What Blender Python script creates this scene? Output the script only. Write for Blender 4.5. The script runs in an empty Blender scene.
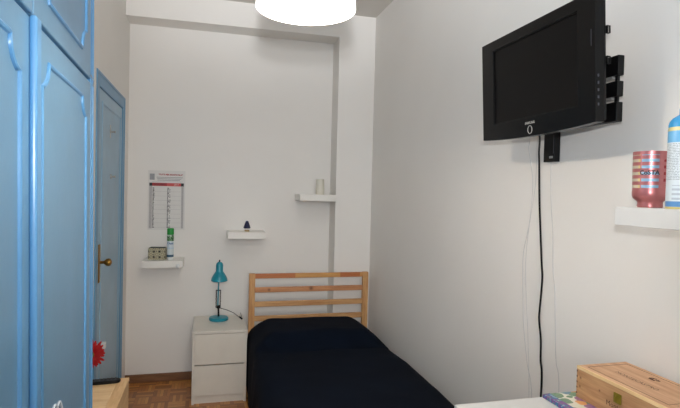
import bpy, bmesh, math, random
from mathutils import Vector, Matrix
random.seed(7)
C = bpy.context.scene.collection
PI = math.pi
R = math.radians

# ------------------------------------------------------------------ helpers
def lin(c):
    return tuple(((v/255)/12.92 if v/255 <= .04045 else ((v/255+.055)/1.055)**2.4) for v in c)+(1,)

class MB:
    def __init__(s): s.bm = bmesh.new()
    def box(s, x0, x1, y0, y1, z0, z1, bev=0.0, seg=2, mi=0):
        b = bmesh.new()
        bmesh.ops.create_cube(b, size=1)
        for v in b.verts:
            v.co = Vector(((x0+x1)/2+v.co.x*(x1-x0), (y0+y1)/2+v.co.y*(y1-y0), (z0+z1)/2+v.co.z*(z1-z0)))
        if bev > 0:
            bmesh.ops.bevel(b, geom=b.edges[:], offset=bev, segments=seg, affect='EDGES', profile=.5)
        s.merge(b, mi); return s
    def merge(s, b, mi=0):
        m = bpy.data.meshes.new('tmp')
        for f in b.faces: f.material_index = mi
        b.to_mesh(m); b.free(); s.bm.from_mesh(m); bpy.data.meshes.remove(m)
    def lathe(s, prof, o=(0, 0, 0), n=32, axis='z', cap0=False, cap1=False, mi=0):
        b = bmesh.new(); rings = []
        for (r, z) in prof:
            if r < 1e-5: rings.append([b.verts.new(s.ax(0, 0, z, axis, o))])
            else: rings.append([b.verts.new(s.ax(r*math.cos(2*PI*k/n), r*math.sin(2*PI*k/n), z, axis, o)) for k in range(n)])
        for a, c in zip(rings, rings[1:]):
            for k in range(n):
                k2 = (k+1) % n
                if len(a) == 1 and len(c) == 1: continue
                if len(a) == 1: b.faces.new((a[0], c[k2], c[k]))
                elif len(c) == 1: b.faces.new((a[k], a[k2], c[0]))
                else: b.faces.new((a[k], a[k2], c[k2], c[k]))
        if cap0 and len(rings[0]) > 1: b.faces.new(rings[0][::-1])
        if cap1 and len(rings[-1]) > 1: b.faces.new(rings[-1])
        s.merge(b, mi); return s
    @staticmethod
    def ax(x, y, z, axis, o):
        if axis == 'z': p = (x, y, z)
        elif axis == 'x': p = (z, x, y)
        else: p = (y, z, x)
        return Vector(p)+Vector(o)
    def tube(s, pts, r, n=8, mi=0, closed=False):
        pts = [Vector(p) for p in pts]; b = bmesh.new(); rings = []
        N = len(pts); up = None
        for i, p in enumerate(pts):
            if closed: t = pts[(i+1) % N]-pts[i-1]
            else: t = pts[min(i+1, N-1)]-pts[max(i-1, 0)]
            t.normalize()
            if up is None:
                up = Vector((0, 0, 1)) if abs(t.z) < .9 else Vector((1, 0, 0))
            u = (up-t*up.dot(t)).normalized(); up = u; w = t.cross(u)
            rr = r[i] if isinstance(r, (list, tuple)) else r
            rings.append([b.verts.new(p+(u*math.cos(2*PI*k/n)+w*math.sin(2*PI*k/n))*rr) for k in range(n)])
        M = N if closed else N-1
        for i in range(M):
            a = rings[i]; c = rings[(i+1) % N]
            for k in range(n): b.faces.new((a[k], a[(k+1) % n], c[(k+1) % n], c[k]))
        if not closed:
            b.faces.new(rings[0][::-1]); b.faces.new(rings[-1])
        s.merge(b, mi); return s
    def prism(s, poly, fn, d0, d1, mi=0):
        b = bmesh.new()
        A = [b.verts.new(fn(u, v, d0)) for u, v in poly]; B = [b.verts.new(fn(u, v, d1)) for u, v in poly]
        n = len(poly)
        b.faces.new(A[::-1]); b.faces.new(B)
        for k in range(n): b.faces.new((A[k], A[(k+1) % n], B[(k+1) % n], B[k]))
        bmesh.ops.recalc_face_normals(b, faces=b.faces[:])
        s.merge(b, mi); return s
    def build(s, name, mat, parent=None, smooth=False, recalc=True):
        m = bpy.data.meshes.new(name)
        if recalc: bmesh.ops.recalc_face_normals(s.bm, faces=s.bm.faces[:])
        s.bm.to_mesh(m); s.bm.free()
        for k in (mat if isinstance(mat, (list, tuple)) else [mat]): m.materials.append(k)
        if smooth:
            for p in m.polygons: p.use_smooth = True
            m.set_sharp_from_angle(angle=R(38))
        o = bpy.data.objects.new(name, m); C.objects.link(o)
        if parent is not None: o.parent = parent
        return o

def smooth_path(pts, n=8):
    P = [Vector(p) for p in pts]; P = [P[0]*2-P[1]]+P+[P[-1]*2-P[-2]]; out = []
    for i in range(1, len(P)-2):
        for k in range(n):
            t = k/n; a, b, c, d = P[i-1], P[i], P[i+1], P[i+2]
            out.append(.5*((2*b)+(c-a)*t+(2*a-5*b+4*c-d)*t*t+(-a+3*b-3*c+d)*t**3))
    out.append(P[-2]); return out

def thing(name, label, cat, loc=(0, 0, 0), rot=(0, 0, 0), group=None):
    o = bpy.data.objects.new(name, None); C.objects.link(o)
    o.empty_display_size = .05
    o.location = loc; o.rotation_euler = rot
    return tag(o, label, cat, group)
def tag(o, label, cat, group=None):
    o['label'] = label; o['category'] = cat
    if group: o['group'] = group
    return o
def struct(o, label=None):
    o['kind'] = 'structure'
    if label: o['label'] = label
    return o

def text_mesh(txt, size, fn, name, mat, parent, depth=0.0, align='CENTER', bold=0.0):
    cu = bpy.data.curves.new('t', 'FONT'); cu.body = txt; cu.size = size
    cu.align_x = align; cu.align_y = 'CENTER'; cu.offset = bold; cu.resolution_u = 2
    o = bpy.data.objects.new('t', cu); C.objects.link(o)
    dg = bpy.context.evaluated_depsgraph_get(); dg.update()
    m = bpy.data.meshes.new_from_object(o.evaluated_get(dg))
    bpy.data.objects.remove(o); bpy.data.curves.remove(cu)
    b = bmesh.new(); b.from_mesh(m); bpy.data.meshes.remove(m)
    for v in b.verts: v.co = fn(v.co.x, v.co.y)
    m = bpy.data.meshes.new(name); b.to_mesh(m); b.free(); m.materials.append(mat)
    ob = bpy.data.objects.new(name, m); C.objects.link(ob); ob.parent = parent
    return ob

# ------------------------------------------------------------------ materials
class NT:
    def __init__(s, name):
        s.m = bpy.data.materials.new(name); s.m.use_nodes = True
        s.t = s.m.node_tree; s.b = s.t.nodes['Principled BSDF']
    def n(s, typ, **kw):
        nd = s.t.nodes.new(typ)
        for k, v in kw.items():
            if k in ('inp',):
                for a, b in v.items(): nd.inputs[a].default_value = b
            else: setattr(nd, k, v)
        return nd
    def l(s, a, b): s.t.links.new(a, b)
    def math(s, op, a, b=None, c=None):
        nd = s.n('ShaderNodeMath', operation=op)
        for i, v in enumerate((a, b, c)):
            if v is None: continue
            if isinstance(v, (int, float)): nd.inputs[i].default_value = v
            else: s.l(v, nd.inputs[i])
        return nd.outputs[0]
    def mix(s, f, a, b):
        nd = s.n('ShaderNodeMix', data_type='RGBA')
        for i, v in ((0, f), (6, a), (7, b)):
            if isinstance(v, (int, float)): nd.inputs[i].default_value = v
            elif isinstance(v, tuple): nd.inputs[i].default_value = v
            else: s.l(v, nd.inputs[i])
        return nd.outputs[2]
    def ramp(s, f, stops, const=False):
        nd = s.n('ShaderNodeValToRGB'); cr = nd.color_ramp
        if const: cr.interpolation = 'CONSTANT'
        cr.elements[0].position = stops[0][0]; cr.elements[0].color = stops[0][1]
        cr.elements[1].position = stops[1][0]; cr.elements[1].color = stops[1][1]
        for p, c in stops[2:]:
            e = cr.elements.new(p); e.color = c
        s.l(f, nd.inputs[0]); return nd.outputs[0]
    def obj(s):
        return s.n('ShaderNodeTexCoord').outputs['Object']
    def noise(s, vec, scale, detail=3, sc=None):
        if sc:
            mp = s.n('ShaderNodeMapping'); mp.inputs['Scale'].default_value = sc; s.l(vec, mp.inputs[0]); vec = mp.outputs[0]
        nd = s.n('ShaderNodeTexNoise'); nd.inputs['Scale'].default_value = scale; nd.inputs['Detail'].default_value = detail
        s.l(vec, nd.inputs['Vector']); return nd.outputs[0]
    def bump(s, h, strength, dist=.01):
        nd = s.n('ShaderNodeBump'); nd.inputs['Strength'].default_value = strength; nd.inputs['Distance'].default_value = dist
        s.l(h, nd.inputs['Height']); s.l(nd.outputs[0], s.b.inputs['Normal'])

def plain(name, c, rough=.5, var=.06, scale=8, bump=0, bscale=60, metal=0, spec=.5, coat=0, bdist=.002):
    t = NT(name); o = t.obj(); c = lin(c)
    nz = t.noise(o, scale)
    a = tuple(v*(1-var) for v in c[:3])+(1,); b = tuple(min(1, v*(1+var)) for v in c[:3])+(1,)
    t.l(t.ramp(nz, [(.35, a), (.65, b)]), t.b.inputs['Base Color'])
    t.b.inputs['Roughness'].default_value = rough; t.b.inputs['Metallic'].default_value = metal
    t.b.inputs['Specular IOR Level'].default_value = spec
    t.b.inputs['Coat Weight'].default_value = coat
    if bump: t.bump(t.noise(o, bscale, 4), bump, bdist)
    return t.m

def wood(name, c1, c2, sc=(2, 40, 40), rough=.5, scale=1.0, knots=None, bands=None):
    t = NT(name); o = t.obj()
    n1 = t.noise(o, scale*1.5, 5, sc)
    n2 = t.noise(o, scale*6, 3, sc)
    f = t.math('ADD', t.math('MULTIPLY', n1, .75), t.math('MULTIPLY', n2, .25))
    col = t.ramp(f, [(.36, lin(c1)), (.64, lin(c2))])
    if bands:   # finger-jointed lengths of slightly different wood; (axis, [(pos, colour), ...], lo, hi)
        axn, stops, lo, hi = bands
        sep = t.n('ShaderNodeSeparateXYZ'); t.l(o, sep.inputs[0])
        u = t.math('DIVIDE', t.math('SUBTRACT', sep.outputs[axn], lo), hi-lo)
        bc = t.ramp(u, [(p, lin(c)) for p, c in stops], True)
        mx = t.n('ShaderNodeMix', data_type='RGBA', blend_type='MULTIPLY'); mx.inputs[0].default_value = 1
        t.l(col, mx.inputs[6]); t.l(bc, mx.inputs[7]); col = mx.outputs[2]
    if knots:
        for (kx, ky, kz, kr) in knots:
            d = t.n('ShaderNodeVectorMath', operation='DISTANCE'); t.l(o, d.inputs[0]); d.inputs[1].default_value = (kx, ky, kz)
            m = t.math('SMOOTH_MIN', t.math('DIVIDE', d.outputs['Value'], kr), 1.0, .1)
            col = t.mix(m, lin((96, 52, 26)), col)
    t.l(col, t.b.inputs['Base Color']); t.b.inputs['Roughness'].default_value = rough
    t.bump(f, .08, .002)
    return t.m

def plaster(name, c):
    t = NT(name); o = t.obj(); c = lin(c)
    n1 = t.noise(o, 1.3, 4); n2 = t.noise(o, 45, 5); n3 = t.noise(o, 7, 5)
    a = tuple(v*.955 for v in c[:3])+(1,)
    t.l(t.ramp(n1, [(.3, a), (.7, c)]), t.b.inputs['Base Color'])
    t.b.inputs['Roughness'].default_value = .62
    t.b.inputs['Specular IOR Level'].default_value = .3
    h = t.math('ADD', t.math('MULTIPLY', n2, .35), n3)
    t.bump(h, .16, .006)
    return t.m

M = {}
M['wall'] = plaster('painted plaster', (242, 238, 232))
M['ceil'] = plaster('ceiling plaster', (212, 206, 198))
M['white'] = plain('white foil', (224, 218, 206), .35, .02)
M['white3'] = plain('white shelf foil', (238, 234, 226), .35, .02)
M['white2'] = plain('white lacquer', (210, 209, 206), .3, .02)
M['gap'] = plain('shadow gap board', (120, 118, 114), .7, .02)
M['blue'] = plain('blue gloss paint', (96, 141, 176), .32, .05, 5, .25, 30, spec=.5, bdist=.0015)
M['blue_edge'] = plain('blue gloss moulding', (88, 146, 194), .3, .05, 5, .2, 30, spec=.5)
M['blue_door'] = plain('blue door paint', (144, 180, 204), .35, .05, 5, .2, 30)
M['blue_frame'] = plain('blue frame paint', (94, 148, 186), .35, .05, 5, .2, 30)
M['navy'] = plain('navy cotton', (7, 15, 28), .95, .18, 3, .35, 300, spec=.12, bdist=.001)
M['pine'] = wood('pine', (184, 128, 78), (214, 166, 112), (2.5, 30, 40), .45)
M['pine_v'] = wood('pine upright', (188, 132, 80), (216, 170, 114), (30, 30, 2.5), .45)
M['pine_top'] = wood('pine top rail', (222, 190, 160), (245, 225, 200), (2.5, 30, 40), .45,
    bands=(0, [(0, (205, 138, 92)), (.37, (232, 192, 128)), (.75, (206, 138, 90)), (.92, (226, 186, 130))], .34, 1.34))
M['pine_knot'] = wood('pine knotty slat', (184, 120, 76), (212, 152, 104), (2.5, 30, 40), .45,
    knots=[(.50, 4.095, .812, .016), (.845, 4.095, .818, .024)])
M['birch'] = wood('light pine boards', (214, 176, 126), (240, 210, 164), (3, 25, 25), .45)
M['birch_y'] = wood('light pine lengthwise', (206, 166, 116), (232, 196, 148), (25, 2.5, 25), .45)
M['crate'] = wood('crate pine', (172, 126, 86), (202, 158, 114), (40, 3, 40), .55, knots=[(1.172, 1.372, 1.04, .006), (1.172, 1.374, 1.012, .006), (1.172, 1.29, 1.03, .005)])
M['crate_top'] = wood('crate lid pine', (192, 146, 110), (218, 176, 138), (40, 3, 40), .55)
M['crate_edge'] = wood('crate lid edge', (222, 186, 130), (240, 210, 160), (40, 3, 40), .5)
M['brown_base'] = wood('brown skirting', (108, 72, 46), (134, 94, 62), (3, 30, 30), .5)
M['burn'] = plain('burnt brown ink', (86, 52, 36), .8, .1)
M['black'] = plain('black plastic', (9, 9, 10), .45, .05, spec=.25)
M['black_gloss'] = plain('black gloss bezel', (9, 9, 10), .25, .03, spec=.22)
M['screen'] = plain('dark screen', (10, 8, 8), .42, .03, spec=.16)
M['black_metal'] = plain('black metal', (8, 8, 9), .45, .05, spec=.25)
M['dark_grey'] = plain('dark grey metal', (60, 60, 66), .4, .05)
M['silver'] = plain('silver', (170, 170, 168), .35, .03, metal=.6)
M['logo'] = plain('logo silver', (150, 150, 146), .5, .02)
M['grey_cable'] = plain('grey cable', (206, 204, 202), .5, .02)
M['brass'] = plain('aged brass', (150, 112, 50), .35, .1, metal=.85)
M['brass2'] = plain('yellow brass', (138, 122, 36), .45, .12, 40, metal=.6)
M['teal'] = plain('teal enamel', (24, 138, 156), .3, .04)
M['red_petal'] = plain('red petals', (196, 14, 20), .6, .15, 40)
M['flower_eye'] = plain('flower centre', (120, 96, 40), .8, .2, 60)
M['stem'] = plain('green stem', (60, 104, 44), .6, .1)
M['glass_white'] = plain('frosted white glass', (220, 214, 198), .3, .03)
M['navy_orn'] = plain('dark blue glass', (18, 26, 66), .35, .3, 60)
M['gold'] = plain('pale gold', (176, 150, 96), .45, .05)
M['green_cap'] = plain('green plastic', (22, 150, 52), .4, .04)
M['cap_blue'] = plain('blue cap', (48, 150, 206), .35, .04)
M['paper'] = plain('poster paper', (228, 225, 220), .7, .02)
M['ink_red'] = plain('red ink', (170, 58, 62), .7, .05)
M['ink_red2'] = plain('light red ink', (206, 92, 90), .7, .05)
M['ink_grey'] = plain('grey ink', (158, 158, 160), .8, .15, 200)
M['ink_dark'] = plain('dark ink', (60, 58, 60), .8, .05)
M['white_mark'] = plain('white scuff', (214, 224, 232), .6, .02)
M['white_plastic'] = plain('white plastic', (232, 232, 230), .3, .02)

def floor_mat():
    t = NT('mosaic parquet'); o = t.obj()
    sep = t.n('ShaderNodeSeparateXYZ'); t.l(o, sep.inputs[0])
    s = .125
    u = t.math('DIVIDE', sep.outputs[0], s); v = t.math('DIVIDE', sep.outputs[1], s)
    fu = t.math('FLOOR', u); fv = t.math('FLOOR', v)
    c = t.math('FLOORED_MODULO', t.math('ADD', fu, fv), 2)
    a = t.math('FRACT', u); b = t.math('FRACT', v)
    w = t.math('ADD', t.math('MULTIPLY', a, t.math('SUBTRACT', 1, c)), t.math('MULTIPLY', b, c))
    g = t.math('MULTIPLY', w, 5); k = t.math('FLOOR', g); fr = t.math('FRACT', g)
    cb = t.n('ShaderNodeCombineXYZ'); t.l(fu, cb.inputs[0]); t.l(fv, cb.inputs[1]); t.l(k, cb.inputs[2])
    wn = t.n('ShaderNodeTexWhiteNoise'); t.l(cb.outputs[0], wn.inputs['Vector'])
    col = t.ramp(wn.outputs['Value'], [(0, lin((146, 84, 34))), (.5, lin((194, 124, 58))), (1, lin((222, 160, 86)))])
    nz = t.noise(o, 30, 4)
    col = t.mix(t.math('MULTIPLY', nz, .35), col, lin((122, 78, 42)))
    line = t.math('LESS_THAN', fr, .07)
    col = t.mix(t.math('MULTIPLY', line, .7), col, lin((70, 42, 24)))
    t.l(col, t.b.inputs['Base Color']); t.b.inputs['Roughness'].default_value = .3
    return t.m
M['floor'] = floor_mat()

# ------------------------------------------------------------------ room shell
L_, RW, YB, YR, PX, BZ, HZ = -.6231, 1.3895, 4.2359, 4.4522, 1.0696, 2.9301, 3.1279
YF = -2.6
struct(MB().box(L_-.15, RW+.15, YF-.15, YR+.15, -.1, 0).build('floor', M['floor']))
struct(MB().box(L_-.15, RW+.15, YF-.15, YR+.15, HZ, HZ+.1).build('ceiling', M['ceil']))
struct(MB().box(RW, RW+.12, YF, YR, 0, HZ).build('wall_right', M['wall']))
struct(MB().box(L_-.12, RW+.12, YR, YR+.12, 0, HZ).build('wall_back', M['wall']))
VX0, VX1, VZ0, VZ1 = -.55, .75, 1.25, 2.85
w = MB(); w.box(L_-.12, VX0, YF-.12, YF, 0, HZ); w.box(VX1, RW+.12, YF-.12, YF, 0, HZ); w.box(VX0, VX1, YF-.12, YF, 0, VZ0); w.box(VX0, VX1, YF-.12, YF, VZ1, HZ)
struct(w.build('wall_front', M['wall']))
win = bpy.data.objects.new('fill_window_1', None); C.objects.link(win); struct(win, 'unseen white framed window added behind the camera for fill light')  # unseen window, added as an opening for soft fill light
w = MB(); w.box(VX0, VX0+.06, YF-.09, YF-.03, VZ0, VZ1); w.box(VX1-.06, VX1, YF-.09, YF-.03, VZ0, VZ1); w.box(VX0+.06, VX1-.06, YF-.09, YF-.03, VZ0, VZ0+.06); w.box(VX0+.06, VX1-.06, YF-.09, YF-.03, VZ1-.06, VZ1); w.box(.075, .125, YF-.09, YF-.03, VZ0+.06, VZ1-.06)
w.build('fill_window_frame', M['white'], win)
DY0, DY1, DZ = 3.20, 4.225, 2.290
w = MB(); w.box(L_-.12, L_, YF, DY0+.02, 0, HZ); w.box(L_-.12, L_, DY1-.02, YR, 0, HZ); w.box(L_-.12, L_, DY0+.02, DY1-.02, DZ-.02, HZ)
struct(w.build('wall_left', M['wall']))
struct(MB().box(PX, RW, YB, YR, 0, BZ).build('trim_1', M['wall']), 'white plastered pier in the right corner behind the headboard')
struct(MB().box(L_, RW, YB, YR, BZ, HZ).build('trim_2', M['wall']), 'white plastered beam across the top of the far wall')
struct(MB().box(L_+.002, PX-.002, YR-.014, YR, 0, .068, .003).build('baseboard_back', M['brown_base']))

# door in the left wall
door = bpy.data.objects.new('door_1', None); C.objects.link(door); struct(door, 'pale blue painted panel door in a blue frame on the left wall')
FW = .085
fr = MB()
for (a, b, z0, z1) in ((DY0, DY0+FW, 0, DZ), (DY1-FW, DY1, 0, DZ), (DY0+FW, DY1-FW, DZ-FW, DZ)):
    fr.box(L_-.02, L_+.004, a, b, z0, z1, .002)
fr.box(L_-.018, L_+0.0080, DY1-.018, DY1+.001, 0, DZ+.001, .004)
fr.box(L_-.018, L_+0.0078, DY0-.001, DY1-.0185, DZ-.018, DZ+.0008, .004)
fr.box(L_-.018, L_+0.0075, DY0-.001, DY0+.017, 0, DZ-.0185, .004)
fr.build('door_frame', M['blue_frame'], door)
lf = MB()
lf.box(L_-.045, L_-.002, DY0+FW, DY1-FW, .008, DZ-FW-.004, .003)
leaf = lf.build('door_leaf', M['blue_door'], door)
md = MB()
a0, a1 = DY0+FW+.10, DY1-FW-.075
for z0, z1 in ((.16, DZ-FW-.07),):
    for (p, q, r, s) in ((a0, a0+.02, z0, z1), (a1-.02, a1, z0, z1), (a0+.02, a1-.02, z0, z0+.02), (a0+.02, a1-.02, z1-.02, z1)):
        md.box(L_-.004, L_+.004, p, q, r, s, .004)
md.build('panel_moulding', M['blue_door'], leaf)
hp = MB(); hp.box(L_-.003, L_+.005, 3.325, 3.362, 1.03, 1.262, .002)
hp.build('handle_plate', M['brass'], door)
kn = MB(); kn.lathe([(.009, 0), (.009, .03), (.012, .034), (.021, .044), (.024, .056), (.021, .067), (.010, .074), (0, .075)], (L_-.004, 3.353, 1.152), 20, 'x')
kn.build('door_knob', M['brass'], door, True)
lk = MB(); lk.lathe([(.016, 0), (.016, .006), (.006, .008), (.006, .03), (.010, .034), (0, .036)], (L_-.003, 3.66, 1.975), 14, 'x')
lk.box(L_-.003, L_+.003, 3.65, 3.67, 1.935, 2.02, .002)
lk.build('door_hook', M['silver'], door, True)
lk = MB(); lk.lathe([(.016, 0), (.016, .006), (.006, .008), (.006, .026), (.011, .03), (0, .032)], (L_-.003, 3.70, 1.68), 14, 'x')
lk.build('door_hook', M['silver'], door, True)
dl = MB(); dl.box(L_-.009, L_+.02, 3.455, 3.50, .585, .625, .004)
dl.build('door_latch', M['white_plastic'], door)['label'] = 'small white latch block'

# ------------------------------------------------------------------ wardrobe
wr = thing('wardrobe', 'tall built-in wardrobe painted glossy pale blue, filling the left edge', 'wardrobe', (-.382, 2.0, 0), (0, R(-.46), R(2)))
# local: +x out of the face, y runs towards the camera as negative values
WB = -2.6
b = MB()
b.box(-.19, -.024, WB, 0, 0, 3.08)
b.build('carcass', M['blue'], wr)
b = MB()
b.box(-.024, -.002, -.034, 0, 0, 3.08, .004); b.box(-.024, .001, -.012, 0, 0, 3.08, .003)
b.box(-.024, -.006, WB, -.034, 3.04, 3.08)
b.build('frame_stile', M['blue_edge'], wr)
def moulding(y0, y1, z0, z1, notch_bottom, notch_top, r=.062):
    # closed moulding outline with concave corner notches
    pts = []
    def corner(cy, cz, a0, a1):
        for k in range(7):
            a = R(a0+(a1-a0)*k/6); pts.append((.0, cy+r*math.cos(a), cz+r*math.sin(a)))
    if notch_bottom: corner(y0, z0, 90, 0); corner(y1, z0, 180, 90)
    else: pts.append((0, y0, z0)); pts.append((0, y1, z0))
    if notch_top: corner(y1, z1, 270, 180); corner(y0, z1, 0, -90)
    else: pts.append((0, y1, z1)); pts.append((0, y0, z1))
    out = []
    for i, p in enumerate(pts):
        q = pts[(i+1) % len(pts)]; p = Vector(p); q = Vector(q); d = (q-p).length
        n = max(1, int(d/.12))
        for k in range(n): out.append(p.lerp(q, k/n))
    return out
strip = -.735
spans = [(-.036, strip), (strip-.0, strip-.70), (strip-.705, WB)]
for i, (ya, yb) in enumerate(spans[:2]):
    hi, lo = ya-.003, yb+.003
    for (z0, z1, nm) in ((.10, 1.978, 'lower'), (1.990, 3.035, 'upper')):
        d = MB(); d.box(-.024, -.003, lo, hi, z0, z1, .004)
        dr = d.build('door', M['blue'], wr)
        m0, m1 = (lo+.075, hi-.10) if i == 0 else (lo+.10, hi-.098)
        if i == 0: m0 = strip+.062
        zz0, zz1 = (z0+.10, 1.908) if nm == 'lower' else (2.058, z1-.08)
        ml = MB(); path = moulding(m0, m1, zz0, zz1, True, True)
        ml.tube([Vector((-.003, p.y, p.z)) for p in path], .0068, 8, closed=True)
        mo = ml.build('moulding', M['blue_edge'], dr, True)
d = MB(); d.box(-.024, -.003, WB, spans[2][0]-.003, .10, 3.035, .004); d.build('door', M['blue'], wr)
d = MB(); d.box(-.004, .012, strip-.030, strip+.012, .10, 1.982, .007, 3); d.build('cover_strip', M['blue_edge'], wr)
hg = MB(); hg.tube([(.001, -.062, 2.000), (.006, -.034, 1.985), (.001, -.016, 1.968)], .0016, 6); hg.build('hinge', M['silver'], wr)
sc = MB()
pts = smooth_path([(0, -.60, .985), (0, -.575, 1.03), (0, -.545, 1.045), (0, -.51, 1.01), (0, -.53, .97), (0, -.56, 1.0), (0, -.50, 1.035), (0, -.46, .99)], 6)
sc.tube([Vector((.0, p.y, p.z)) for p in pts], .0032, 5)
sc.tube([(0, -.665, 1.045), (0, -.66, 1.02), (0, -.667, .99)], .003, 5)
sc.build('scuff_mark', M['white_mark'], wr)['label'] = 'white scribbled scuff'

# ------------------------------------------------------------------ low pine cabinet, remote, flower
cb = thing('low_cabinet', 'light pine cabinet past the blue wardrobe with a black remote on top', 'cabinet', (0, 0, 0))
CX0, CX1, CY0, CY1, CZ = -.60, -.362, 2.06, 2.745, .65
t_ = MB(); t_.box(CX0, CX1-.05, CY0, CY1, CZ-.018, CZ, .002); t_.build('top', M['birch'], cb)
t_ = MB(); t_.box(CX1-.0498, CX1, CY0, CY1, CZ-.018, CZ, .002); t_.build('top_edging', M['birch_y'], cb)
s_ = MB(); s_.box(CX0, CX1-.003, CY1-.02, CY1-.002, 0, CZ-.0185); s_.box(CX0, CX1-.003, CY0, CY0+.018, 0, CZ-.0185)
s_.box(CX0, CX0+.008, CY0+.018, CY1-.02, 0, CZ-.0185); s_.box(CX0+.008, CX1-.022, CY0+.018, CY1-.02, .06, .078)
s_.build('carcass', M['birch_y'], cb)
for k in range(2):
    ya = CY0+.002+k*(.34); f_ = MB(); f_.box(CX1-.0215, CX1-.003, CY0+.02+k*.322, CY0+.02+.320+k*.322, .05, CZ-.021, .002)
    o_ = f_.build('door', M['birch_y'], cb)
    h_ = MB(); h_.lathe([(.006, 0), (.006, .012), (.013, .018), (.012, .026), (0, .028)], (CX1-.004, CY0+.02+(.29 if k == 0 else .352), .5), 14, 'x'); h_.build('knob', M['birch'], o_, True)

rm = thing('remote_control', 'black remote control lying on the pine cabinet', 'remote control', (-.485, 2.685, CZ), (0, 0, R(4)))
r_ = MB()
poly = []
for k in range(24):
    a = 2*PI*k/24; x = .09*math.copysign(abs(math.cos(a))**.45, math.cos(a)); y = .024*math.copysign(abs(math.sin(a))**.6, math.sin(a)); poly.append((x, y))
r_.prism(poly, lambda u, v, d: Vector((u, v, d)), .0005, .016)
body = r_.build('body', M['black'], rm); body.modifiers.new('b', 'BEVEL').width = .004
for i in range(8):
    for j in range(3):
        k_ = MB(); k_.lathe([(.0042, 0), (.0042, .002), (.003, .003), (0, .003)], (-.06+i*.018, -.013+j*.013, .0158), 8)
        o_ = k_.build('button', M['dark_grey'], rm, True)

fl = thing('flower_vase', 'red gerbera in a slim vase, half hidden behind the blue wardrobe', 'flower', (-.535, 2.47, CZ))
v_ = MB(); v_.lathe([(0, 0), (.026, 0), (.03, .01), (.028, .05), (.016, .08), (.014, .10), (.011, .10), (.012, .08), (.02, .05), (.0, .012)], n=24)
v_.build('vase', M['glass_white'], fl, True)
s_ = MB(); s_.tube(smooth_path([(0, 0, .02), (.004, 0, .09), (.03, -.005, .17), (.048, -.004, .215)], 6), .0028, 6); s_.build('stem', M['stem'], fl, True)
hc = Vector((.048, -.014, .214)); nrm = Vector((.35, -1, .12)).normalized()
U = nrm.cross(Vector((0, 0, 1))).normalized(); V = U.cross(nrm).normalized()
p_ = MB()
for ring, (n, rr, lift, wd) in enumerate(((22, .066, -.012, .0062), (20, .056, .002, .006), (14, .036, .012, .005))):
    for k in range(n):
        a = 2*PI*(k+.5*ring)/n+random.uniform(-.06, .06); L = rr*random.uniform(.9, 1.06)
        d = U*math.cos(a)+V*math.sin(a); s = nrm.cross(d)
        pp = []
        for f, wf, lf_ in ((.12, .5, 0), (.45, 1, .6), (.8, .95, .9), (.95, .6, .7), (1, .15, .5)):
            c_ = hc+d*L*f+nrm*(lift*f+lf_*.006)
            pp.append((c_-s*wd*wf, c_+nrm*.0015, c_+s*wd*wf))
        bm = bmesh.new(); vs = [[bm.verts.new(q) for q in row] for row in pp]
        for i in range(len(vs)-1):
            for j in range(2): bm.faces.new((vs[i][j], vs[i][j+1], vs[i+1][j+1], vs[i+1][j]))
        bmesh.ops.solidify(bm, geom=bm.faces[:], thickness=.0008)
        p_.merge(bm)
p_.build('petals', M['red_petal'], fl, True)
e_ = MB(); bm = bmesh.new(); bmesh.ops.create_uvsphere(bm, u_segments=16, v_segments=8, radius=.015)
for v in bm.verts: v.co = hc+(U*v.co.x+V*v.co.y)+nrm*(v.co.z*.55+.006)
e_.merge(bm); e_.build('flower_centre', M['flower_eye'], fl, True)

# ------------------------------------------------------------------ nightstand
ns = thing('nightstand', 'white two-drawer nightstand beside the bed with a teal lamp on it', 'nightstand', (-.083, 3.905, 0))
D_ = .48
b = MB(); b.box(0, .40, 0, D_, .530, .55, .0015); b.build('top', M['white'], ns)
for x in (0, .382):
    b = MB(); b.box(x, x+.018, 0.001, D_, 0, .5298, .001); b.build('side_panel', M['white'], ns)
for z0, z1 in ((.298, .526), (.064, .290)):
    b = MB(); b.box(.0185, .3815, .001, .017, z0, z1, .0015)
    b.box(.022, .378, .017, D_-.03, z0+.01, z1-.04)
    b.build('drawer', M['white'], ns)
b = MB(); b.box(.0185, .3815, .022, .034, 0, .058); b.build('plinth', M['white'], ns)
b = MB(); b.box(.0185, .3815, D_-.02, D_-.002, 0, .5298); b.build('back_panel', M['white'], ns)

# teal desk lamp
dl = thing('desk_lamp', 'small teal spring-arm desk lamp standing on the white nightstand', 'lamp', (.112, 4.235, .55))
b = MB(); b.lathe([(0, 0), (.074, 0), (.077, .004), (.077, .018), (.070, .025), (.02, .029), (0, .03)], n=40); b.build('base', M['teal'], dl, True)
b = MB(); b.tube([(0, 0, .026), (-.004, 0, .115)], .0075, 10); b.lathe([(.012, .095), (.014, .10), (.014, .115), (.01, .12)], (-.003, 0, 0), 16, cap0=True, cap1=True); b.build('lower_stem', M['black_metal'], dl, True)
b = MB(); b.tube([(-.008, 0, .11), (-.006, 0, .26), (-.002, 0, .36)], .0055, 10); b.build('arm', M['teal'], dl, True)
for s in (-1, 1):
    pts = [(-.006+s*.016+.005*math.cos(k*1.1), .005*math.sin(k*1.1), .105+k*.135/70) for k in range(71)]
    b = MB(); b.tube(pts, .0016, 5); b.tube([(-.006+s*.016, 0, .10), (-.006+s*.016, 0, .245)], .002, 6)
    b.build('spring', M['black_metal'], dl)
for z in (.238, .100):
    b = MB(); b.box(-.026, .014, -.005, .005, z, z+.008, .001); b.build('bracket', M['dark_grey'], dl)
b = MB(); b.lathe([(.064, .318), (.0655, .32), (.063, .338), (.055, .358), (.042, .378), (.032, .392), (.029, .40), (.029, .445), (.025, .462), (.012, .474), (0, .476)], n=36)
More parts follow.
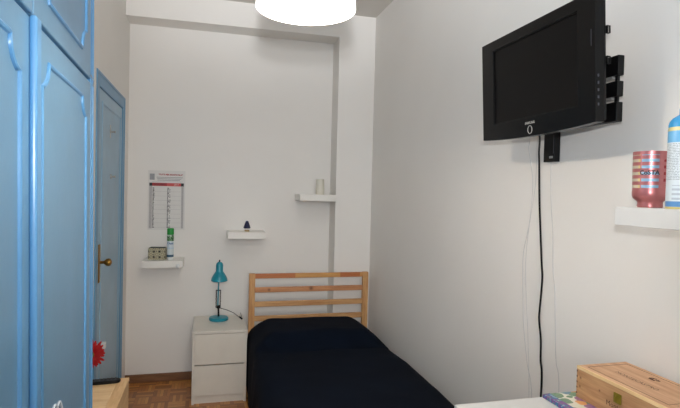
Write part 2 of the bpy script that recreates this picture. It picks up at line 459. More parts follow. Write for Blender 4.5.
b.lathe([(.064, .318), (.060, .336), (.052, .356), (.039, .376), (.028, .39), (0, .395)], n=36)
b.build('lamp_shade', M['teal'], dl, True)
b = MB(); b.lathe([(.006, .474), (.006, .486), (.004, .49), (0, .49)], n=12); b.build('switch', M['black_metal'], dl, True)
b = MB(); bm = bmesh.new(); bmesh.ops.create_uvsphere(bm, u_segments=16, v_segments=10, radius=.024)
for v in bm.verts: v.co.z += .352
b.merge(bm); b.build('bulb', M['glass_white'], dl, True)
b = MB(); b.tube(smooth_path([(0, .0, .10), (.03, .01, .088), (.07, .02, .072), (.12, .01, .05), (.15, -.01, .03), (.172, -.03, .016), (.185, .02, .008), (.188, .19, .006)], 8), .0024, 6)
b.tube([(.165, -.02, .024), (.186, -.04, .010)], .007, 8); b.build('cord', M['black'], dl, True)

# ------------------------------------------------------------------ bed
bd = thing('bed', 'single pine bed with a slatted headboard under a navy bedspread', 'bed', (0, 0, 0))
HX0, HX1 = .340, 1.338
for x in (HX0, HX1-.05):
    b = MB(); b.box(x, x+.048, 4.09, 4.128, 0, .945, .004); b.build('headboard_post', M['pine_v'], bd)
for i, (z0, z1) in enumerate(((.905, .943), (.792, .833), (.676, .718), (.560, .602))):
    b = MB(); b.box(HX0+.0475, HX1-.0495, 4.096, 4.118, z0, z1, .003)
    b.build('headboard_slat', [M['pine_top'], M['pine_knot'], M['pine'], M['pine']][i], bd)
b = MB(); b.box(HX0+.0475, HX1-.0495, 4.096, 4.118, .20, .33, .003); b.build('headboard_slat', M['pine'], bd)
for x in (HX0+.015, HX1-.037):
    b = MB(); b.box(x, x+.022, 2.09, 4.0895, .20, .31, .003); b.build('side_rail', M['pine'], bd)
for x in (HX0, HX1-.05):
    b = MB(); b.box(x, x+.048, 2.052, 2.0895, 0, .32, .004); b.build('foot_post', M['pine_v'], bd)
b = MB(); b.box(HX0+.0485, HX1-.0505, 2.06, 2.082, .20, .31, .003); b.build('foot_rail', M['pine'], bd)
b = MB(); b.box(HX0+.04, HX1-.04, 2.095, 4.08, .24, .46, .03, 3); b.build('mattress', M['white'], bd)

def sst(a, b_, x):
    t = max(0, min(1, (x-a)/(b_-a))); return t*t*(3-2*t)
def spread():
    from mathutils import noise as N
    ny, prof = 110, []
    # cross section: (x, z) from left hem over the top to the right hem
    left = [(.335, .055), (.335, .14), (.335, .24), (.335, .34), (.336, .42), (.343, .462), (.365, .486), (.41, .496)]
    top = [(.40+.84*k/30, .498) for k in range(1, 30)]
    right = [(1.24, .496), (1.285, .488), (1.322, .468), (1.346, .43), (1.358, .36), (1.364, .24), (1.366, .14)]
    prof = left+top+right
    bm = bmesh.new(); grid = []
    for j in range(ny+1):
        y = 4.086-(4.086-2.02)*j/ny
        row = []
        for i, (x, z) in enumerate(prof):
            X, Z, Y = x, z, y
            # pillow under the spread
            px = sst(.30, .50, x)*(1-sst(1.12, 1.345, x))
            pin = (sst(3.46, 3.60, y))*(1-.35*sst(3.95, 4.09, y))
            if z > .45: Z += .112*px*pin
            if z > .45 and x < .40: Z += .0
            # tuck line in front of the pillow
            cr = math.exp(-((y-3.50-.02*math.sin(x*5))/.018)**2)*sst(.33, .42, x)*(1-sst(1.27, 1.35, x))
            if z > .45: Z -= .012*cr
            nz = N.noise(Vector((x*3, y*3, z*2)))*.010+N.noise(Vector((x*9, y*7, z*6)))*.004
            nz += .004*math.sin(y*4+x*2)
            if z > .45: Z += nz
            elif x < .8:
                X += nz*1.5*sst(3.95, 3.6, y)+(.010*math.sin(y*11)+.006*math.sin(y*23+1))*(1-z/.46)*sst(3.95, 3.7, y)-.05*(1-z/.6)*sst(3.90, 3.3, y)
            else: X = min(1.372, X+nz*.4)
            if y > 4.02 and x < .36: pass
            row.append(bm.verts.new((X, Y, Z)))
        grid.append(row)
    # foot end drop
    for k, dz in enumerate((.03, .10, .2, .3, .38)):
        row = []
        for i, (x, z) in enumerate(prof):
            v = grid[ny][i].co; row.append(bm.verts.new((v.x, v.y-.02-.004*k, max(.05, v.z-dz) if z > .1 else v.z)))
        grid.append(row)
    for a, c in zip(grid, grid[1:]):
        for i in range(len(prof)-1): bm.faces.new((a[i], a[i+1], c[i+1], c[i]))
    bmesh.ops.recalc_face_normals(bm, faces=bm.faces[:])
    m = MB(); m.merge(bm)
    o = m.build('bedspread', M['navy'], None, True, recalc=False)
    o.data.set_sharp_from_angle(angle=R(180))
    s = o.modifiers.new('s', 'SOLIDIFY'); s.thickness = .004; s.offset = 1
    return o
tag(spread(), 'dark navy bedspread draped over the bed and its pillow', 'bedspread')

# ------------------------------------------------------------------ wall shelves on the far wall
SG = 'small white floating shelves on the far wall'
def shelf(x0, z0, label, yback=YR):
    t = thing('floating_shelf', label, 'shelf', (x0, yback-.26, z0), group=SG)
    b = MB(); b.box(0, .305, 0, .2595, 0, .056, .0015); b.build('board', M['white3'], t)
    return t
s1 = shelf(-.476, .984, 'small white wall shelf under the calendar, holding a tin and a green-capped can')
b = MB(); b.lathe([(.014, 0), (.017, -.004), (.015, -.012), (.008, -.017), (0, -.018)], (.268, 0, .015), 16, 'y'); b.build('round_stub', M['white_plastic'], s1, True)
shelf(.171, 1.212, 'small white wall shelf in the middle, holding a tiny dark blue ornament')
shelf(.753, 1.532, 'small white wall shelf by the corner pier, topmost, holding a white tumbler')

# patterned tin
def tile_mat():
    t = NT('patterned tin'); o = t.obj()
    mp = t.n('ShaderNodeMapping'); mp.inputs['Scale'].default_value = (23, 23, 23); mp.inputs['Location'].default_value = (.0, 0, 0); t.l(o, mp.inputs[0])
    sep = t.n('ShaderNodeSeparateXYZ'); t.l(mp.outputs[0], sep.inputs[0])
    u = t.math('ADD', sep.outputs[0], sep.outputs[1]); v = sep.outputs[2]
    fu = t.math('SUBTRACT', t.math('FRACT', u), .5); fv = t.math('SUBTRACT', t.math('FRACT', v), .5)
    r = t.math('SQRT', t.math('ADD', t.math('MULTIPLY', fu, fu), t.math('MULTIPLY', fv, fv)))
    an = t.math('ARCTAN2', fv, fu)
    pet = t.math('MULTIPLY', t.math('COSINE', t.math('MULTIPLY', an, 8)), .06)
    q = t.math('ADD', r, pet)
    col = t.ramp(q, [(0, lin((24, 20, 18))), (.18, lin((206, 196, 160))), (.25, lin((44, 38, 34))), (.33, lin((214, 206, 172))), (.46, lin((50, 46, 40))), (.54, lin((190, 180, 146)))], True)
    t.l(col, t.b.inputs['Base Color']); t.b.inputs['Roughness'].default_value = .4
    return t.m
tn = thing('patterned_tin', 'small box with a black and cream tile pattern on the shelf under the calendar', 'box', (-.372, 4.315, 1.040), (0, 0, R(-6)))
b = MB(); b.box(-.066, .066, -.045, .045, 0, .092, .006, 3); b.build('body', tile_mat(), tn)
b = MB(); b.box(-.060, .060, -.039, .039, .0915, .0955, .002); b.build('lid', M['ink_dark'], tn)

def band_mat(name, stops, h, extra=None, rough=.35, metal=0):
    t = NT(name); o = t.obj(); sep = t.n('ShaderNodeSeparateXYZ'); t.l(o, sep.inputs[0])
    u = t.math('DIVIDE', sep.outputs[2], h)
    col = t.ramp(u, [(p, lin(c)) for p, c in stops], True)
    if extra: col = extra(t, col, o, sep)
    t.l(col, t.b.inputs['Base Color']); t.b.inputs['Roughness'].default_value = rough; t.b.inputs['Metallic'].default_value = metal
    return t.m
ang = math.atan2(-4.3, .27)
gc = thing('spray_can', 'slim white and blue spray can with a green cap, below the calendar', 'spray can', (-.275, 4.30, 1.040), (0, 0, math.atan2(-4.3, .275)))
def leafy(t, col, o, sep):
    nz = t.noise(o, 90, 3); m = t.math('MULTIPLY', t.math('GREATER_THAN', sep.outputs[2], .150), t.math('GREATER_THAN', nz, .52))
    return t.mix(m, col, lin((34, 84, 44)))
b = MB(); b.lathe([(0, 0), (.0255, 0), (.0265, .003), (.0265, .188), (.024, .196), (.022, .20), (0, .20)], n=32)
b.build('can_body', band_mat('can label', [(0, (224, 226, 224)), (.10, (50, 88, 112)), (.19, (214, 222, 224)), (.42, (196, 214, 226)), (.48, (214, 224, 230)), (.74, (120, 160, 110)), (.92, (190, 205, 190))], .20, leafy), gc, True)
b = MB(); b.lathe([(0, .199), (.0265, .199), (.0265, .244), (.023, .250), (0, .251)], n=32); b.build('cap', M['green_cap'], gc, True)
M['can_blue'] = plain('can blue lettering', (30, 92, 146), .5, .02)
def oncyl(r, z0): return lambda x, y: Vector((r*math.cos(x/r), r*math.sin(x/r), z0+y))
text_mesh('Oust', .026, oncyl(.0269, .130), 'lettering', M['can_blue'], gc, bold=.0008)

# tiny ornament
orn = thing('ornament', 'tiny dark blue cone-shaped ornament on a gold base, middle shelf', 'ornament', (.330, 4.30, 1.268))
b = MB(); b.lathe([(0, 0), (.020, 0), (.021, .004), (.018, .010), (0, .010)], n=20); b.build('base', M['gold'], orn, True)
b = MB()
for k in range(3):
    a = 2*PI*k/3+.5; b.tube([(.012*math.cos(a), .012*math.sin(a), .008), (.010*math.cos(a), .010*math.sin(a), .028)], .0018, 6)
b.build('stand', M['glass_white'], orn)
b = MB(); b.lathe([(0, .025), (.026, .025), (.030, .032), (.026, .042), (.024, .050), (.020, .060), (.017, .068), (.012, .080), (.010, .085), (0, .088)], n=16); b.build('cone', M['navy_orn'], orn, True)

# tumbler
b = MB(); b.lathe([(0, 0), (.035, 0), (.037, .004), (.037, .05), (.035, .10), (.033, .132), (.030, .132), (.032, .05), (.030, .012), (0, .010)], n=32)
o_ = b.build('tumbler', M['glass_white'], None, True); o_.location = (.945, 4.30, 1.588)
tag(o_, 'plain off-white tumbler on the highest small shelf beside the pier', 'tumbler')

# ------------------------------------------------------------------ calendar sheet
cl = thing('wall_calendar', 'printed wall calendar sheet with red headings above the tin and can', 'calendar', (-.3205, YR-.0035, 1.265))
PW, PH = .292, .49
b = MB(); b.box(-PW/2, PW/2, 0, .002, 0, PH); b.build('sheet', M['paper'], cl)
on = lambda x0, z0: (lambda x, y: Vector((x0+x, -.0008, z0+y)))
text_mesh('"TUTTI PER MONTICOLA"', .0165, on(.030, PH-.034), 'title', M['ink_red'], cl, bold=.0009)
b = MB(); b.box(-PW/2+.012, -PW/2+.05, -.0006, 0, PH-.078, PH-.028)
for k in range(3): b.box(-PW/2+.065+k*.004, PW/2-.02-k*.012, -.0006, 0, PH-.058-k*.012, PH-.053-k*.012)
b.box(-PW/2+.03, PW/2-.02, -.0006, 0, PH-.0915, PH-.0900)
b.build('heading_lines', M['ink_grey'], cl)
b = MB(); b.box(-PW/2+.010, .0, -.0006, 0, PH-.128, PH-.102); b.build('month_bar', M['ink_red'], cl)
b = MB(); b.box(.0, PW/2-.012, -.0006, 0, PH-.128, PH-.102); b.build('month_bar', M['ink_red2'], cl)
text_mesh('OTTOBRE', .019, on(-.06, PH-.115), 'month_name', M['ink_dark'], cl); text_mesh('2017', .019, on(.075, PH-.115), 'month_name', M['paper'], cl)
for q in (-PW/2+.010, PW/2-.034):
    b = MB(); b.box(q, q+.023, -.0009, -.0006, PH-.128, PH-.102); b.build('bar_end', M['ink_dark'], cl)
for q in (.036, .150):
    b = MB()
    for k in range(31):
        z = PH-.142-k*.0108
        b.box(-PW/2+q, -PW/2+q+random.uniform(.008, .016), -.0006, 0, z-.006, z)
        if q > .1 and k % 4: b.box(-PW/2+.1665, -PW/2+.1665+random.uniform(.006, .012), -.0006, 0, z-.005, z-.001)
    b.build('day_column', M['ink_dark'], cl)
b = MB(); b.box(-PW/2+.010, -PW/2+.032, -.0005, 0, .012, PH-.130); b.box(PW/2-.030, PW/2-.012, -.0005, 0, .012, PH-.130)
for k in range(9): b.box(-PW/2+.034, PW/2-.034, -.0004, 0, .02+k*.037, .0215+k*.037)
b.build('side_columns', plain('pale column ink', (186, 182, 180), .8, .12, 150), cl)

# ------------------------------------------------------------------ television
tv = thing('television', 'black flat-screen television mounted high on the right wall', 'television', (1.150, 1.650, 1.852), (R(3), 0, R(-90)))
W2 = .3275
def outline(inset=0):
    pts = []
    n = 16
    for k in range(n+1):
        x = -W2+2*W2*k/n; pts.append((x, -.012*(1-(x/W2)**2)+inset))
    pts += [(W2, .40), (-W2, .40)]
    return pts
fn = lambda u, v, d: Vector((u, d, v))
b = MB()
# bezel ring in four pieces so that the screen sits inside it
SX0, SX1, SZ0, SZ1 = -.245, .252, .058, .362
low = [(-W2+2*W2*k/16, -.012*(1-((-W2+2*W2*k/16)/W2)**2)) for k in range(17)]+[(W2, SZ0), (-W2, SZ0)]
b.prism(low, fn, 0, .032)
b.box(-W2, W2, 0, .032, SZ1, .40); b.box(-W2, SX0, 0, .032, SZ0, SZ1); b.box(SX1, W2, 0, .032, SZ0, SZ1)
bz = b.build('bezel', M['black_gloss'], tv)
b = MB(); 
for (x0, x1, z0, z1) in ((SX0, SX0+.004, SZ0, SZ1), (SX1-.004, SX1, SZ0, SZ1), (SX0, SX1, SZ0, SZ0+.004), (SX0, SX1, SZ1-.004, SZ1)): b.box(x0, x1, .001, .012, z0, z1)
b.build('inner_rim', M['black'], tv)
b = MB(); b.box(SX0+.004, SX1-.004, .006, .012, SZ0+.004, SZ1-.004); b.build('screen', M['screen'], tv)
b = MB(); b.box(-W2+.012, W2-.004, .032, .045, .006, .392, .004); b.box(-.25, .22, .045, .085, .03, .35, .012); b.build('back_housing', M['black'], tv)
text_mesh('SAMSUNG', .0125, lambda x, y: Vector((x+.0, -.0012, y+.037)), 'logo', M['logo'], tv, bold=.0005)
b = MB(); b.tube([(.0125*math.cos(2*PI*k/24), -.001, .012+.0145*math.sin(2*PI*k/24)) for k in range(24)], .0014, 6, closed=True); b.build('power_ring', M['logo'], tv, True)
for k in range(5):
    b = MB(); b.box(W2-.0005, W2+.0015, .008, .013, .05+k*.022, .058+k*.022); b.build('side_button', M['dark_grey'], tv)
b = MB(); b.box(.311, .3135, -.0012, 0, .235, .285); b.build('bezel_highlight', M['dark_grey'], tv)  # paler strip imitating a highlight along the right bezel edge
for z in (.283, .190):
    b = MB(); b.box(W2-.004, W2+.002, .042, .048, z-.012, z+.012); b.tube([(W2-.002, .045, z+.011), (W2-.002, .056, z+.011), (W2-.002, .056, z-.010), (W2-.002, .048, z-.012)], .0026, 6)
    b.build('cable_clip', M['black'], tv)

wm = thing('wall_mount', 'black slatted metal wall bracket holding the television to the wall', 'bracket', (1.389, 1.65, 1.77))
# world-aligned, offset by the empty's location
def WB_(x0, x1, y0, y1, z0, z1, bev=0): return MB().box(x0-1.389, x1-1.389, y0-1.65, y1-1.65, z0-1.77, z1-1.77, bev)
for z0, z1 in ((2.018, 2.083), (1.950, 2.000), (1.868, 1.932)):
    o_ = WB_(1.277, 1.302, 1.378, 1.92, z0, z1, .003).build('plate', M['black_metal'], wm)
    if z0 > 1.9: WB_(1.279, 1.300, 1.405, 1.90, z0-.009, z0-.0005).build('plate_lip', M['silver'], wm)
for y0, x0 in ((1.386, 1.284), (1.60, 1.2815)):
    WB_(x0+.001, x0+.009, y0, y0+.012, 1.868, 2.083).build('rod', M['black_metal'], wm)
o_ = WB_(1.302, 1.3885, 1.60, 1.72, 1.90, 2.05, .003); o_.box(1.240-1.389, 1.277-1.389, -.05, .05, .12, .28); o_.build('arm', M['black_metal'], wm)
o_ = WB_(1.362, 1.3885, 1.787, 1.857, 1.762, 1.90, .002); o_.build('cable_box', M['black'], wm)
o_ = WB_(1.3605, 1.3625, 1.797, 1.818, 1.776, 1.785); o_.build('tag', M['silver'], wm)
o_ = WB_(1.3605, 1.3625, 1.792, 1.795, 1.795, 1.87); o_.build('seam', M['dark_grey'], wm)

# cables hanging down the wall
def cable(name, pts, r, mat, label):
    o = MB().tube(smooth_path(pts, 8), r, 6).build(name, mat, None, True); return tag(o, label, 'cable', None)
X_ = 1.383
cable('power_cord', [(1.25, 1.735, 1.87), (1.3, 1.80, 1.84), (1.36, 1.885, 1.81), (1.383, 1.913, 1.76), (1.383, 1.903, 1.603), (1.383, 1.887, 1.454), (1.383, 1.874, 1.34), (1.383, 1.866, 1.277), (1.383, 1.87, 1.2), (1.383, 1.876, 1.134), (1.383, 1.877, 1.091), (1.383, 1.861, 1.01), (1.383, 1.858, 0.925), (1.383, 1.848, 0.877), (1.383, 1.848, 0.779), (1.383, 1.86, 0.4), (1.383, 1.86, 0.006)], .0044, M['black'],
      'thick black power cord hanging down the wall from the television')
cable('thin_cable', [(1.25, 1.80, 1.88), (1.3, 1.868, 1.865), (1.36, 1.955, 1.845), (1.387, 1.995, 1.825), (1.387, 1.964, 1.712), (1.387, 1.959, 1.624), (1.387, 1.971, 1.513), (1.387, 1.987, 1.445), (1.387, 2.011, 1.339), (1.387, 1.999, 1.128), (1.387, 1.991, 1.04), (1.387, 1.956, 0.884), (1.387, 1.915, 0.744), (1.387, 1.9, 0.3), (1.387, 1.9, 0.003)], .0013, M['grey_cable'],
      'thin pale cable, leftmost of those below the television, bowing outwards')
cable('thin_cable', [(1.25, 1.75, 1.88), (1.3, 1.815, 1.865), (1.36, 1.90, 1.83), (1.387, 1.936, 1.799), (1.387, 1.94, 1.668), (1.387, 1.955, 1.58), (1.387, 1.98, 1.446), (1.387, 1.99, 1.31), (1.387, 1.971, 1.112), (1.387, 1.959, 1.026), (1.387, 1.935, 0.744), (1.387, 1.93, 0.3), (1.387, 1.93, 0.003)], .0011, M['grey_cable'],
      'thin pale cable between the leftmost pale cable and the black power cord')
cable('thin_cable', [(1.375, 1.815, 1.765), (1.387, 1.84, 1.755), (1.387, 1.832, 1.605), (1.387, 1.813, 1.461), (1.387, 1.804, 1.317), (1.387, 1.789, 1.237), (1.387, 1.78, 1.115), (1.387, 1.766, 0.955), (1.387, 1.742, 0.833), (1.387, 1.74, 0.3), (1.387, 1.74, 0.003)], .0013, M['grey_cable'],
      'thin pale cable dropping from the black box under the television')

# ------------------------------------------------------------------ shelf on the right wall
rs = thing('wall_shelf', 'long white floating shelf on the right wall with a pink cup and blue can', 'shelf', (1.130, .30, 1.543))
b = MB(); b.box(0, .2590, 0, .911, 0, .0515, .0015); b.build('board', M['white2'], rs)
SZ = 1.5945
def cup_mat():
    t = NT('striped rose metal'); o = t.obj(); sep = t.n('ShaderNodeSeparateXYZ'); t.l(o, sep.inputs[0])
    an = t.math('ARCTAN2', sep.outputs[1], sep.outputs[0])
    z = sep.outputs[2]
    st = t.math('LESS_THAN', t.math('FRACT', t.math('DIVIDE', z, .0185)), .45)
    rng = t.math('MULTIPLY', t.math('GREATER_THAN', z, .046), t.math('LESS_THAN', z, .150))
    u = t.math('DIVIDE', t.math('ADD', an, 1.6), 3.2)
    pink = lin((190, 118, 118))
    c = t.ramp(u, [(0, lin((196, 182, 160))), (.27, lin((206, 190, 130))), (.31, pink), (.335, lin((140, 176, 200))), (.63, pink), (.72, lin((150, 20, 28)))], True)
    # red patch is a disc
    da = t.math('MULTIPLY', t.math('SUBTRACT', an, 1.05), .045); dz = t.math('SUBTRACT', z, .100)
    r2 = t.math('SQRT', t.math('ADD', t.math('MULTIPLY', da, da), t.math('MULTIPLY', dz, dz)))
    red = t.math('GREATER_THAN', u, .70); inside = t.math('LESS_THAN', r2, .038)
    ok = t.math('MAXIMUM', t.math('SUBTRACT', 1, red), inside)
    f = t.math('MULTIPLY', t.math('MULTIPLY', st, rng), ok)
    t.l(t.mix(f, pink, c), t.b.inputs['Base Color'])
    t.l(t.math('SUBTRACT', .6, t.math('MULTIPLY', f, .4)), t.b.inputs['Metallic'])
    t.b.inputs['Roughness'].default_value = .3
    return t.m
CXp, CYp = 1.24, 1.200
cp = thing('metal_cup', 'rose metal footed cup with pale blue, cream and red stripes, on the long shelf', 'cup', (CXp, CYp, SZ), (0, 0, math.atan2(-CYp, -CXp)))
b = MB(); b.lathe([(0, 0), (.031, 0), (.033, .003), (.032, .014), (.034, .018), (.044, .026), (.0465, .034), (.0470, .045), (.0465, .048), (.0475, .160), (.0455, .160), (.044, .045), (.03, .03), (0, .028)], n=48); b.build('body', cup_mat(), cp, True)
text_mesh('CoSTA', .017, (lambda x, y: Vector((.0479*math.cos((x-.004)/.0479), .0479*math.sin((x-.004)/.0479), .0985+y))), 'lettering', M['ink_dark'], cp, bold=.0006)

def label_mat():
    def ex(t, col, o, sep):
        z = sep.outputs[2]
        an = t.math('ARCTAN2', sep.outputs[1], sep.outputs[0])
        rows = t.math('LESS_THAN', t.math('FRACT', t.math('DIVIDE', z, .0042)), .5)
        nz = t.noise(o, 420, 2)
        tx = t.math('MULTIPLY', rows, t.math('GREATER_THAN', nz, .46))
        rng = t.math('MULTIPLY', t.math('GREATER_THAN', z, .075), t.math('LESS_THAN', z, .172))
        col = t.mix(t.math('MULTIPLY', t.math('MULTIPLY', tx, rng), .7), col, lin((110, 122, 130)))
        blk = t.math('MULTIPLY', t.math('GREATER_THAN', an, -.62), t.math('MULTIPLY', t.math('GREATER_THAN', z, .022), t.math('LESS_THAN', z, .062)))
        bars = t.math('LESS_THAN', t.math('FRACT', t.math('DIVIDE', z, .012)), .45)
        return t.mix(t.math('MULTIPLY', blk, t.math('MULTIPLY', bars, .5)), col, lin((140, 146, 160)))
    return band_mat('can print', [(0, (206, 190, 120)), (.025, (90, 140, 190)), (.09, (214, 222, 226)), (.81, (110, 176, 218)), (.95, (206, 196, 140))], .213, ex, .3)
KX, KY = 1.202, 1.068
kn = thing('spray_can', 'blue-topped spray can with dense label text at the right edge of the long shelf', 'spray can', (KX, KY, SZ), (0, 0, math.atan2(-KY, -KX)))
b = MB(); b.lathe([(0, 0), (.033, 0), (.034, .003), (.034, .207), (.033, .213), (0, .213)], n=40); b.build('can_body', label_mat(), kn, True)
b = MB(); b.lathe([(.033, .213), (.0335, .220), (.031, .229), (.024, .238), (.013, .245), (.010, .247), (.010, .262), (.008, .265), (0, .265)], n=40); b.build('cap', M['cap_blue'], kn, True)
hk = MB()
for z in (1.868, 1.846): hk.lathe([(.0045, 0), (.0045, -.004), (.003, -.006), (0, -.006)], (1.3888, 1.226, z), 12, 'x')
tag(hk.build('wall_fixing', M['dark_grey'], None, True), 'pair of small grey screw heads in the wall above the blue can', 'screw')

# ------------------------------------------------------------------ white chest by the right wall
QX0, QX1, QY0, QY1, QZ = .762, 1.382, .30, 1.436, .96
ch = thing('chest_of_drawers', 'white chest by the right wall, under the wooden box and floral book', 'chest of drawers', (0, 0, 0))
b = MB(); b.box(QX0, QX1, QY0, QY1, QZ-.02, QZ, .002); b.build('top', M['white2'], ch)
b = MB(); b.box(QX0+.02, QX1, QY0+.002, QY0+.02, 0, QZ-.0205); b.box(QX0+.02, QX1, QY1-.02, QY1-.002, 0, QZ-.0205); b.box(QX1-.01, QX1, QY0+.02, QY1-.02, 0, QZ-.0205); b.box(QX0+.03, QX0+.04, QY0+.02, QY1-.02, 0, .06); b.build('carcass', M['white2'], ch)
for k in range(4):
    b = MB(); b.box(QX0+.001, QX0+.019, QY0+.004, QY1-.004, .07+k*.217, .07+k*.217+.213, .002); b.build('drawer', M['white2'], ch)

def floral():
    t = NT('floral print'); o = t.obj()
    vo = t.n('ShaderNodeTexVoronoi'); vo.inputs['Scale'].default_value = 27; 
    mp = t.n('ShaderNodeMapping'); mp.inputs['Scale'].default_value = (1, 1, .3); t.l(o, mp.inputs[0]); 
    nd = t.n('ShaderNodeTexNoise'); nd.inputs['Scale'].default_value = 30; t.l(o, nd.inputs['Vector'])
    add = t.n('ShaderNodeVectorMath', operation='MULTIPLY_ADD'); t.l(nd.outputs['Color'], add.inputs[0]); add.inputs[1].default_value = (.025, .025, 0); t.l(mp.outputs[0], add.inputs[2])
    t.l(add.outputs[0], vo.inputs['Vector'])
    sep = t.n('ShaderNodeSeparateColor'); t.l(vo.outputs['Color'], sep.inputs[0])
    pal = t.ramp(sep.outputs[0], [(0, lin((132, 46, 122))), (.22, lin((40, 116, 62))), (.42, lin((224, 150, 40))), (.58, lin((30, 120, 150))), (.76, lin((126, 52, 140))), (.9, lin((70, 140, 60)))], True)
    m = t.math('LESS_THAN', vo.outputs['Distance'], .62)
    vein = t.noise(o, 140, 3)
    pal = t.mix(t.math('MULTIPLY', vein, .35), pal, lin((236, 228, 214)))
    t.l(t.mix(m, lin((226, 222, 206)), pal), t.b.inputs['Base Color']); t.b.inputs['Roughness'].default_value = .45
    return t.m
bk = thing('floral_book', 'colourful flower-patterned book lying under the wooden box', 'book', (0, 0, 0))
FM = floral()
BKX0, BKX1, BKY0, BKY1 = 1.080, 1.345, 1.06, 1.428
b = MB(); b.box(BKX0, BKX1, BKY0, BKY1, QZ+.010, QZ+.0125, .0008); b.build('front_cover', FM, bk)
b = MB(); b.box(BKX0, BKX1, BKY0, BKY1, QZ+.0005, QZ+.003, .0008); b.build('back_cover', FM, bk)
b = MB(); b.box(BKX0+.002, BKX1-.004, BKY0+.004, BKY1-.004, QZ+.003, QZ+.010); b.build('pages', M['paper'], bk)
def spine_mat():
    t = NT('blue floral spine'); o = t.obj(); nz = t.noise(o, 38, 3)
    t.l(t.ramp(nz, [(.0, lin((150, 170, 190))), (.42, lin((54, 110, 152))), (.50, lin((128, 72, 140))), (.58, lin((60, 150, 140))), (.64, lin((170, 180, 190)))], True), t.b.inputs['Base Color']); t.b.inputs['Roughness'].default_value = .4; return t.m
b = MB(); b.box(BKX0-.004, BKX0, BKY0, BKY1, QZ+.0005, QZ+.0125, .001); b.box(BKX0, BKX0+.022, BKY0, BKY1, QZ+.0126, QZ+.0130); b.build('spine', spine_mat(), bk)

WX0, WX1, WY0, WY1, WZ0, WZ1 = 1.172, 1.363, 1.045, 1.390, QZ+.0135, 1.075
wb = thing('wooden_box', 'pine wine crate with burnt lettering and a brass clasp on the chest', 'box', (0, 0, 0))
b = MB(); b.box(WX0, WX1, WY0, WY1, WZ0, WZ1-.010, .001); b.build('body', M['crate'], wb)
b = MB(); b.box(WX0, WX1, WY0, WY1, WZ1-.0098, WZ1, .0015); b.build('lid', M['crate_top'], wb)
b = MB(); b.box(WX0-.0006, WX0+.004, WY0, WY1, WZ1-.0099, WZ1+.0003, .001); b.build('lid_edge', M['crate_edge'], wb)
b = MB()
for k in range(5): b.box(WX0-.0005, WX0, WY1-.0055, WY1-.0005, WZ0+.012+k*.0175, WZ0+.017+k*.0175)
b.build('finger_joint', M['burn'], wb)
cs = MB(); cs.box(WX0-.005, WX0-.0007, 1.203, 1.231, 1.020, 1.050, .002); cs.box(WX0-.009, WX0-.004, 1.210, 1.224, 1.024, 1.040, .002); cs.tube([(WX0-.0075, 1.217, 1.040), (WX0-.009, 1.217, 1.046)], .002, 6)
cs.build('clasp', M['brass2'], wb)['label'] = 'brass clasp'
def ontop(x, y): return Vector((1.245-y*1.0, 1.235-x, WZ1+.0005))   # reads from the clasp side
tt = text_mesh('MONTECASTRO', .021, lambda x, y: Vector((1.252+y, 1.235-x, WZ1+.0006)), 'lid_lettering', M['burn'], wb)
def ring(pts, w):
    b = MB(); n = len(pts)
    for i in range(n):
        (x0, y0), (x1, y1) = pts[i], pts[(i+1) % n]
        b.box(min(x0, x1)-w, max(x0, x1)+w, min(y0, y1)-w, max(y0, y1)+w, WZ1+.0002, WZ1+.0007)
    return b
ring([(1.194, 1.070), (1.345, 1.070), (1.345, 1.366), (1.194, 1.366)], .0006).build('lid_border', M['burn'], wb)
b = MB()
for k in range(26):
    a = random.uniform(0, 2*PI); r = random.uniform(0, 1)**.5
    x, y = 1.315+.009*r*math.cos(a), 1.232+.016*r*math.sin(a); s = random.uniform(.0012, .003)
    b.box(x-s, x+s, y-s, y+s, WZ1+.0002, WZ1+.0007)
b.build('lid_crest', M['burn'], wb)
text_mesh('Montecastro', .022, lambda x, y: Vector((WX0-.0009, 1.205-x, 1.008+y+x*.02)), 'side_lettering', M['burn'], wb)

# ------------------------------------------------------------------ pendant lamp
LX, LY, LZ = .256, 1.40, 2.118
pl = thing('pendant_lamp', 'round white glowing pendant lamp hanging from the ceiling', 'lamp', (LX, LY, LZ))
t = NT('glowing shade')
t.b.inputs['Base Color'].default_value = lin((240, 238, 232)); t.b.inputs['Roughness'].default_value = .4
t.b.inputs['Emission Color'].default_value = (1, .95, .88, 1); t.b.inputs['Emission Strength'].default_value = 3
o_ = t.obj(); nz = t.noise(o_, 6, 2)
M['shade'] = t.m
b = MB(); b.lathe([(.134, 0), (.132, .02), (.129, .05), (.121, .085), (.106, .12), (.084, .15), (.055, .172), (.022, .182), (.022, .186), (.057, .176), (.087, .154), (.110, .122), (.125, .086), (.133, .05), (.1355, .02), (.1375, 0), (.134, 0)], n=64)
b.build('lamp_shade', M['shade'], pl, True)
b = MB(); b.lathe([(.0, .205), (.024, .205), (.024, .12), (.018, .11), (0, .11)], n=24); b.tube([(0, 0, .2), (0, 0, HZ-LZ-.03)], .0035, 8); b.build('cord', M['white_plastic'], pl, True)
b = MB(); b.lathe([(0, HZ-LZ), (.05, HZ-LZ), (.048, HZ-LZ-.02), (.02, HZ-LZ-.045), (0, HZ-LZ-.046)], n=32); b.build('ceiling_cup', M['white_plastic'], pl, True)
t = NT('lit bulb'); t.b.inputs['Emission Color'].default_value = (1, .93, .82, 1); t.b.inputs['Emission Strength'].default_value = 6
b = MB(); bm = bmesh.new(); bmesh.ops.create_uvsphere(bm, u_segments=20, v_segments=14, radius=.028)
for v in bm.verts: v.co.z += .085
b.merge(bm); b.build('bulb', t.m, pl, True)

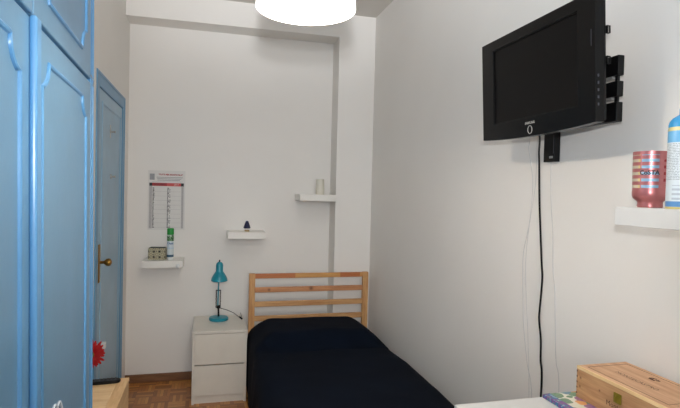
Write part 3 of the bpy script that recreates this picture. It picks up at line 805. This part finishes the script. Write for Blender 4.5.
# ------------------------------------------------------------------ lights
ld = bpy.data.lights.new('pendant_light', 'POINT'); ld.energy = 14.5; ld.color = (1, .86, .70); ld.shadow_soft_size = .03
lo = bpy.data.objects.new('pendant_light', ld); C.objects.link(lo); lo.location = (LX, LY, LZ+.03)
fd = bpy.data.lights.new('camera_flash', 'SPOT'); fd.shadow_soft_size = .012; fd.energy = 72; fd.color = (.95, .97, 1); fd.spot_size = R(96); fd.spot_blend = 1
fo = bpy.data.objects.new('camera_flash', fd); C.objects.link(fo); fo.location = (.0, .0, 1.735)
fo.rotation_euler = (Vector((1.0, 3.9, 2.3))-Vector(fo.location)).to_track_quat('-Z', 'Y').to_euler()
bd_ = bpy.data.lights.new('flash_ceiling_bounce', 'SPOT'); bd_.shadow_soft_size = .03; bd_.energy = 430; bd_.color = (.93, .96, 1); bd_.spot_size = R(72); bd_.spot_blend = 1
bo = bpy.data.objects.new('flash_ceiling_bounce', bd_); C.objects.link(bo); bo.location = (.0, -.03, 1.80)
bo.rotation_euler = (Vector((.20, 1.45, 3.12))-Vector(bo.location)).to_track_quat('-Z', 'Y').to_euler()
wl = bpy.data.lights.new('window_fill_light', 'AREA'); wl.shape = 'RECTANGLE'; wl.size = VX1-VX0; wl.size_y = VZ1-VZ0; wl.energy = 62; wl.color = (.90, .95, 1)  # added fill light outside the unseen window, evens out the room
wo = bpy.data.objects.new('window_fill_light', wl); C.objects.link(wo); wo.location = ((VX0+VX1)/2, YF-.125, (VZ0+VZ1)/2); wo.rotation_euler = (R(90), 0, 0)

wd = bpy.data.worlds.new('World'); bpy.context.scene.world = wd; wd.use_nodes = True
wd.node_tree.nodes['Background'].inputs[0].default_value = (.5, .6, .7, 1); wd.node_tree.nodes['Background'].inputs[1].default_value = .3

# ------------------------------------------------------------------ camera
cd = bpy.data.cameras.new('camera'); cam = bpy.data.objects.new('camera', cd); C.objects.link(cam)
cd.sensor_fit = 'HORIZONTAL'; cd.sensor_width = 36; cd.lens = 509.9877/680*36; cd.clip_start = .05
yaw, pit, rol = .2561, -.0244, .025
F = Vector((math.sin(yaw)*math.cos(pit), math.cos(yaw)*math.cos(pit), math.sin(pit)))
R0 = Vector((math.cos(yaw), -math.sin(yaw), 0)); U0 = R0.cross(F)
Rv = R0*math.cos(rol)+U0*math.sin(rol); Uv = -R0*math.sin(rol)+U0*math.cos(rol)
mt = Matrix((Rv, Uv, -F)).transposed().to_4x4(); mt.translation = (0, 0, 1.6182)
cam.matrix_world = mt
sc_ = bpy.context.scene; sc_.camera = cam
sc_.view_settings.view_transform = 'Standard'; sc_.view_settings.look = 'None'; sc_.view_settings.gamma = 1
sc_.view_settings.use_curve_mapping = False; sc_.view_settings.exposure = 0.18
